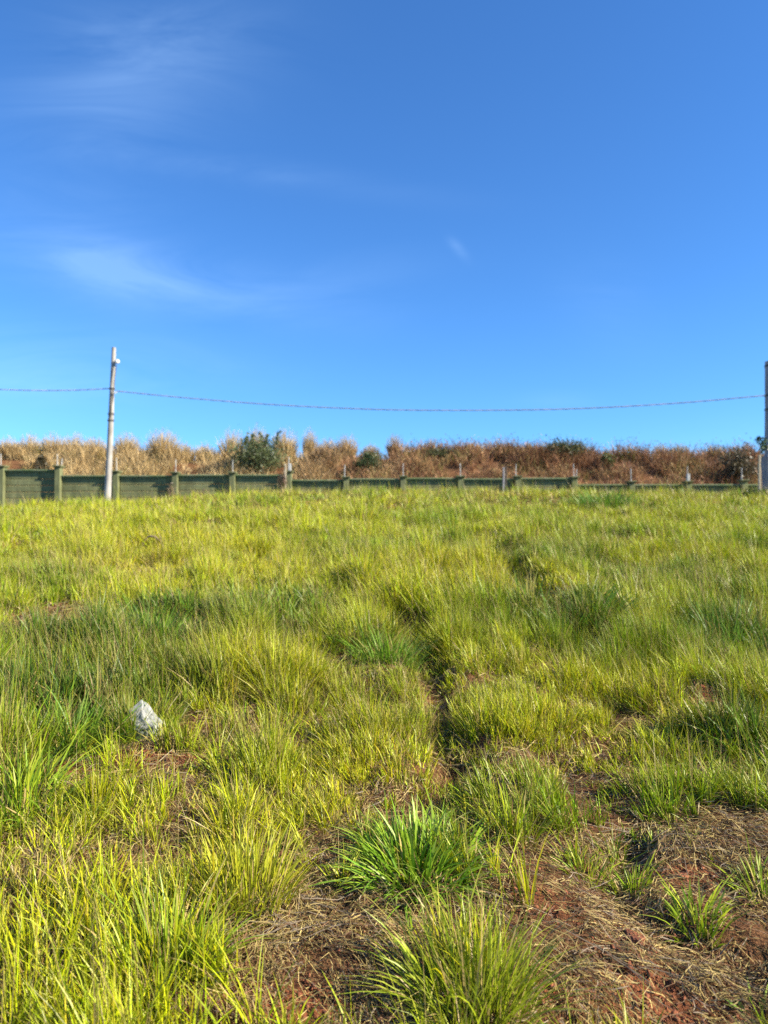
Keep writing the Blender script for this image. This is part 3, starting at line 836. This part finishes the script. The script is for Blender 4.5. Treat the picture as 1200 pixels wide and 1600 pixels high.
# ------------------------------------------------------------------ foliage
def leaves(center, rad, n_, size, c0, c1, gaps=.5, seed=1, flat=1.0):
    """leaf quads clumped through an uneven crown volume, local coordinates"""
    r_ = np.random.default_rng(seed)
    nc = max(6, int(n_ ** .5 / 1.6))
    u_ = r_.normal(0, 1, (nc, 3)); u_ /= np.linalg.norm(u_, axis=1)[:, None]
    cc = u_ * (r_.random((nc, 1)) ** .45) * np.array(rad)
    ci = r_.integers(0, nc, n_)
    sp = np.array(rad) * .30
    p = cc[ci] + r_.normal(0, 1, (n_, 3)) * sp * r_.uniform(.6, 1.2, (nc, 1))[ci] + np.array(center)
    p[:, 2] = np.maximum(p[:, 2], .02)
    a = r_.normal(0, 1, (n_, 3)); a /= np.linalg.norm(a, axis=1)[:, None]
    b = r_.normal(0, 1, (n_, 3)); b -= a * (a * b).sum(1)[:, None]; b /= np.linalg.norm(b, axis=1)[:, None]
    s = size * r_.uniform(.6, 1.4, (n_, 1))
    V_ = np.stack([p - a * s, p + b * s * .38 + a * s * .1, p + a * s, p - b * s * .38 + a * s * .1], 1).reshape(-1, 3)
    m = r_.random((n_, 1)); m = .5 * m + .5 * r_.random((nc, 1))[ci]
    C_ = np.repeat((np.array(c0) * (1 - m) + np.array(c1) * m) * r_.uniform(.75, 1.25, (n_, 1)), 4, 0)
    b_ = np.arange(n_) * 4
    return V_, np.stack([b_, b_ + 1, b_ + 2, b_ + 3], 1), np.zeros((0, 3), int), C_, cc + np.array(center)

def shrub(px, pyt, pyb, wpx, Y, n_, size, c0, c1, label, name='shrub', cat='shrub', seed=1, sprigs=0, group=None):
    x = P(px, pyb, Y).x; zg = float(height(x, Y))
    zt = P(px, pyt, Y).z; h_ = zt - zg; w_ = wpx / 2 / F * Y
    root = empty(name, (x, Y, zg), label, cat, group)
    zlow = max(P(px, pyb, Y).z - zg, .0)
    ch = (h_ - zlow) / 2
    V_, Q_, T_, C_, cc = leaves((0, 0, zlow + ch), (w_ * .85, w_ * .7, ch * .85), n_, size, c0, c1, seed=seed)
    parts = [(V_, Q_, T_, C_)]
    r_ = random.Random(seed); bm = bmesh.new()
    for c in cc[:26]:
        q = Vector(c); s0 = Vector((r_.uniform(-.05, .05), r_.uniform(-.05, .05), 0))
        mid = (q + s0) / 2 + Vector((r_.uniform(-.08, .08), r_.uniform(-.08, .08), .1))
        tube(bm, [s0, mid, q], [.022, .014, .005], 6)
    for k in range(sprigs):
        a0 = Vector((r_.uniform(-.5, .7) * w_, 0, h_ * .8)); a1 = a0 + Vector((r_.uniform(-.1, .25), r_.uniform(-.1, .1), r_.uniform(.3, .55) * 1.3))
        tube(bm, [a0, a1], [.012, .004], 5)
        for t in np.linspace(.2, 1, 9):
            q = a0.lerp(a1, t); lv = leaves((q.x, q.y, q.z), (.07, .07, .05), 12, size * 1.1, c0, c1, seed=seed + k * 11 + int(t * 9))
            parts.append(lv[:4])
    V_, Q_, T_, C_ = join(parts)
    mesh_np('foliage', V_, Q_, T_, M_LEAF, C_, parent=root)
    obj('stems', bm, M_BARK, root)
    return root
DG, DG2, OL, OL2 = (.040, .070, .026), (.115, .155, .065), (.07, .075, .028), (.15, .14, .055)
shrub(403, 686, 745, 92, 31.5, 5600, .06, (.065, .095, .035), (.17, .20, .08), 'big dark green leafy shrub rising behind the wall, left of centre', seed=3, sprigs=5)
shrub(574, 706, 742, 42, 31.0, 2600, .05, (.03, .055, .018), (.09, .13, .035), 'small dark green shrub among red weeds just right of the big shrub', seed=4)
shrub(690, 702, 722, 70, 33.0, 1800, .05, OL, (.12, .14, .045), 'low olive green bush on top of the bank near the centre', seed=5)
shrub(880, 685, 735, 56, 32.4, 3600, .055, (.055, .075, .03), (.14, .15, .06), 'bushy olive shrub poking above the bank skyline, right of centre', seed=6)
shrub(952, 703, 735, 22, 31.5, 900, .05, (.07, .10, .02), (.17, .21, .05), 'small yellow green sapling on the reddish bank', seed=7)
shrub(1152, 700, 765, 66, 30.0, 3600, .055, (.05, .045, .022), (.15, .12, .055), 'dark dense shrub behind the wall at the right end', seed=8)
shrub(66, 712, 740, 24, 31.0, 1100, .05, (.03, .03, .012), (.07, .06, .03), 'dark leaf mass added as the shaded hole between golden clumps at far left behind wall', seed=9)  # no real bush: dark leaves stand in for the shaded hole between clumps
shrub(500, 700, 726, 30, 32, 900, .05, (.10, .06, .03), (.2, .12, .05), 'brownish twiggy bush behind the wall right of the wall step', seed=10)
shrub(1185, 764, 792, 44, 22.2, 3200, .045, (.02, .045, .015), (.07, .12, .03), 'dark green weeds crowding the foot of the right pole', 'weed_clump', 'weeds', seed=12)
shrub(315, 764, 786, 34, 25.3, 700, .028, (.20, .13, .08), (.36, .26, .17), 'dry brown weed clump at the field edge, right of the left pole', 'weed_clump', 'weeds', seed=13)
shrub(266, 756, 782, 20, 26.2, 400, .03, (.14, .10, .06), (.26, .2, .12), 'thin dry weeds leaning against the wall post right of the left pole', 'weed_clump', 'weeds', seed=14)
shrub(440, 740, 768, 16, 26.0, 500, .03, (.12, .07, .05), (.24, .15, .10), 'brown dry weeds around the pale timber stake', 'weed_clump', 'weeds', seed=15)
shrub(404, 0, 0, 1, 1, 1, .01, DG, DG, 'x') if False else None

# young tree by the right pole
x = P(1190, 770, 22.8).x; zg = float(height(x, 22.8))
tr = empty('young_tree', (x, 22.8, zg), 'thin young tree with few dark leaves beside the right pole', 'tree')
tp = P(1193, 690, 22.8); hh = tp.z - zg
bm = bmesh.new()
tube(bm, [(0, 0, 0), (-.02, 0, hh * .4), (-.05, 0, hh * .7), (.03, 0, hh * .9), (.05, 0, hh)], [.03, .026, .02, .014, .006], 8)
tube(bm, [(-.05, 0, hh * .7), (.08, 0, hh * .78), (.18, 0, hh * .83)], [.02, .014, .006], 6)
tube(bm, [(.03, 0, hh * .9), (-.03, 0, hh * 1.0), (-.08, 0, hh * 1.05)], [.01, .006, .004], 6)
obj('trunk', bm, M_BARK, tr)
V1 = leaves((.07, 0, hh * .94), (.20, .2, .28), 120, .06, DG, (.06, .11, .05), seed=21)[:4]
V2 = leaves((-.09, 0, hh * 1.06), (.07, .05, .05), 16, .075, (.02, .035, .02), (.04, .06, .03), seed=22)[:4]
V_, Q_, T_, C_ = join([V1, V2]); mesh_np('crown', V_, Q_, T_, M_LEAF, C_, parent=tr)

# ------------------------------------------------------------------ bank vegetation behind the wall
def pxx(x, y): return 600 + x / y * F
nt_ = 5200
tx = rng.uniform(-20, 20, nt_); ty = rng.uniform(28.2, 35.2, nt_)
tpx = pxx(tx, ty)
tred = sstep(430, 640, tpx + 110 * (fbm(tx * .7, ty * .7, 5, 2) - .5) * 2)
tcl = fbm(tx * .8, ty * 1.1, 44, 3)
k = rng.random(nt_) < .25 + 1.0 * sstep(.38, .58, tcl)
tx, ty, tred, tcl = tx[k], ty[k], tred[k], tcl[k]; nt_ = len(tx)
trad = rng.uniform(.10, .30, nt_)
thh = (.40 + .55 * sstep(.35, .65, tcl)) * rng.uniform(.65, 1.3, nt_) * (1 - .18 * (1 - tred) * sstep(32, 33.5, ty))
gold = np.array((.54, .36, .15)); gold2 = np.array((.70, .53, .27)); redc = np.array((.38, .19, .095)); redd = np.array((.20, .10, .055)); ol = np.array((.24, .21, .05))
m = rng.random((nt_, 1)); pk = rng.random((nt_, 1))
tg = gold * (1 - m) + gold2 * m
trd = np.where(pk < .5, redc, np.where(pk < .68, redd, np.where(pk < .9, gold * .75, ol)))
tg = np.where(pk > .9, ol, tg)
tt_ = (tg * (1 - tred[:, None]) + trd * tred[:, None]) * rng.uniform(.6, 1.25, (nt_, 1))
k = rng.poisson(17, nt_).clip(5); ti = np.repeat(np.arange(nt_), k); n_ = len(ti)
th = rng.uniform(0, 6.283, n_); ra = trad[ti] * np.sqrt(rng.random(n_))
x = tx[ti] + ra * np.cos(th); y = ty[ti] + ra * np.sin(th)
B = np.stack([x, y, height(x, y) - .02], 1)
tone = tt_[ti] * rng.uniform(.75, 1.2, (n_, 1)); redk = tred[ti]
ln = thh[ti] * rng.uniform(.6, 1.15, n_)
parts = [blades(B, th + rng.normal(0, .4, n_), np.clip(.1 + ra / trad[ti] * .45 + rng.normal(0, .12, n_), .02, 1.1), ln, rng.uniform(.018, .036, n_), np.clip(tone, 0, 1), 3, droop=rng.uniform(0, .2, n_))]
# small reddish leaves and seed heads on the weeds
m = rng.random(n_) < .5 * (.25 + redk)
q = int(m.sum())
p = B[m] + np.stack([rng.normal(0, .1, q), rng.normal(0, .1, q), ln[m] * rng.uniform(.3, 1.0, q)], 1)
parts.append(blades(p, rng.uniform(0, 6.28, q), rng.uniform(.3, 1.1, q), rng.uniform(.05, .12, q), rng.uniform(.03, .06, q), np.clip(tone[m] * 1.1, 0, 1), 2))
V, Q, T, C = join(parts)
g = mesh_np('bank_scrub', V, Q, T, M_STRAW, C)
link(g, 'dry golden and rust red weeds covering the bank behind the wall', 'dry scrub', kind='stuff')

def plume_clump(px, pyt, halfpx, Y, label, redd_=0.0, seed=0, nst=150):
    r_ = np.random.default_rng(seed)
    x0 = P(px, 720, Y).x; zg = float(height(x0, Y)); h_ = P(px, pyt, Y).z - zg
    w_ = halfpx * 1.12 / F * Y
    th = r_.uniform(0, 6.283, nst * 4)
    n_ = nst * 4
    rr = w_ * .5 * np.sqrt(r_.random(n_))
    B = np.stack([rr * np.cos(th), rr * np.sin(th), np.zeros(n_)], 1)
    g1 = np.array((.54, .36, .15)) * (1 - redd_) + np.array((.36, .16, .07)) * redd_
    g2 = np.array((.74, .56, .28)) * (1 - redd_) + np.array((.45, .25, .13)) * redd_
    m = r_.random((n_, 1)); tone = (g1 * (1 - m) + g2 * m) * r_.uniform(.65, 1.2, (n_, 1))
    lean = np.clip(rr / (w_ * .5) * .5 + r_.normal(0, .12, n_), .0, 1)
    ln = h_ * r_.uniform(.35, .98, n_) * (1 - .3 * lean)
    parts = [blades(B, th + r_.normal(0, .4, n_), lean * w_ / h_ * 1.5, ln, r_.uniform(.022, .042, n_), np.clip(tone, 0, 1), 4, droop=r_.uniform(0, .25, n_))]
    # feathery seed heads: short hairs along the top of each flowering stem
    ths = r_.uniform(0, 6.283, nst); rs = w_ * .9 * np.sqrt(r_.random(nst)); hs = h_ * r_.uniform(.62, 1.08, nst) * (1 - .28 * (rs / (w_ * .9)) ** 2)
    nh = 12
    t = r_.random((nst, nh))
    tx = rs[:, None] * np.cos(ths)[:, None] * (.45 + .55 * (1 - t * .25)) ; ty = rs[:, None] * np.sin(ths)[:, None] * .9 * (1 - t * .1)
    tz = hs[:, None] * (1 - t * .24)
    Bh = np.stack([tx.ravel(), ty.ravel(), tz.ravel()], 1) + r_.normal(0, .012, (nst * nh, 3))
    nn = nst * nh; mm = r_.random((nn, 1))
    th_tone = (np.array((.50, .36, .18)) * (1 - mm) + np.array((.78, .66, .46)) * mm) * (1 - .35 * redd_)
    parts.append(blades(Bh, r_.uniform(0, 6.28, nn), r_.uniform(.2, .9, nn), r_.uniform(.07, .16, nn), r_.uniform(.008, .018, nn), th_tone, 1))
    # the stems that carry them
    Bs = np.stack([rs * .45 * np.cos(ths), rs * .45 * np.sin(ths), np.zeros(nst)], 1)
    parts.append(blades(Bs, ths, rs * .46 / hs, hs / .96, np.full(nst, .012), np.repeat(g1[None], nst, 0), 3, wprof='stem'))
    V, Q, T, C = join(parts)
    o = mesh_np('dry_grass_clump', V, Q, T, M_STRAW, C)
    o.location = (x0, Y, zg)
    link(o, label, 'grass clump', 'tall dry grass clumps along the top of the bank')
for i, a_ in enumerate((
    (12, 682, 20, 33.6, 'golden plumed grass clump at the far left edge of the bank'),
    (48, 677, 19, 34.2, 'golden plumed clump second from the left edge'),
    (84, 677, 20, 33.6, 'tall golden clump just left of the dark low bush and second wall post'),
    (117, 676, 20, 34.2, 'pale golden clump above the second wall post in view'),
    (147, 682, 17, 33.6, 'golden clump immediately left of the slim leaning pole'),
    (198, 674, 20, 33.6, 'rounded tan clump immediately right of the slim leaning pole'),
    (254, 667, 26, 33.4, 'tall tan clump with sky on both sides, right of the leaning pole'),
    (285, 692, 18, 34.0, 'short golden clump at the right foot of the tallest lone clump'),
    (322, 692, 18, 34.5, 'low pale clump halfway between lone clump and big shrub'),
    (362, 669, 22, 34.2, 'feathery golden clump at the left shoulder of the big dark shrub'),
    (402, 662, 18, 34.4, 'tall narrow clump rising behind the big dark shrub'),
    (446, 666, 22, 34.0, 'leaning golden clump at the right shoulder of the big dark shrub'),
    (484, 669, 13, 34.2, 'narrow upright golden clump next right of the big dark shrub'),
    (510, 684, 16, 34.4, 'low golden clump in a dip of the skyline left of a taller pale clump'),
    (541, 678, 19, 34.0, 'broad pale golden clump above the small dark green shrub'),
    (580, 694, 14, 34.4, 'small tan clump between the pale clump and the greenish lone clump'),
    (616, 679, 13, 34.0, 'greenish tan clump standing alone on the skyline near the centre'),
    (673, 686, 20, 34.2, 'wispy reddish clump above the low olive bush'),
    (735, 694, 12, 34.4, 'thin reddish clump on the skyline right of the low olive bush'),
    (789, 694, 10, 34.4, 'thin rusty clump above the pair of stakes'),
    (825, 690, 6, 34.0, 'small narrow rusty clump standing above the skyline left of the olive shrub'),
    (843, 696, 9, 34.4, 'small tan clump touching the left side of the olive shrub'),
    (1032, 694, 12, 34.2, 'rusty clump on the low skyline right of the olive shrub'),
    (1065, 694, 16, 34.0, 'broad brownish clump above the boxed metal rod'),
    (1120, 696, 14, 34.2, 'reddish clump at the left of the dark right end shrub'),
    (1168, 692, 8, 34.0, 'thin pale wisp clump nearest the thick right pole'))):
    plume_clump(*a_, redd_=float(np.clip((a_[0] - 470) / 200, 0, .9)), seed=100 + i, nst=int(40 + a_[2] * 5))
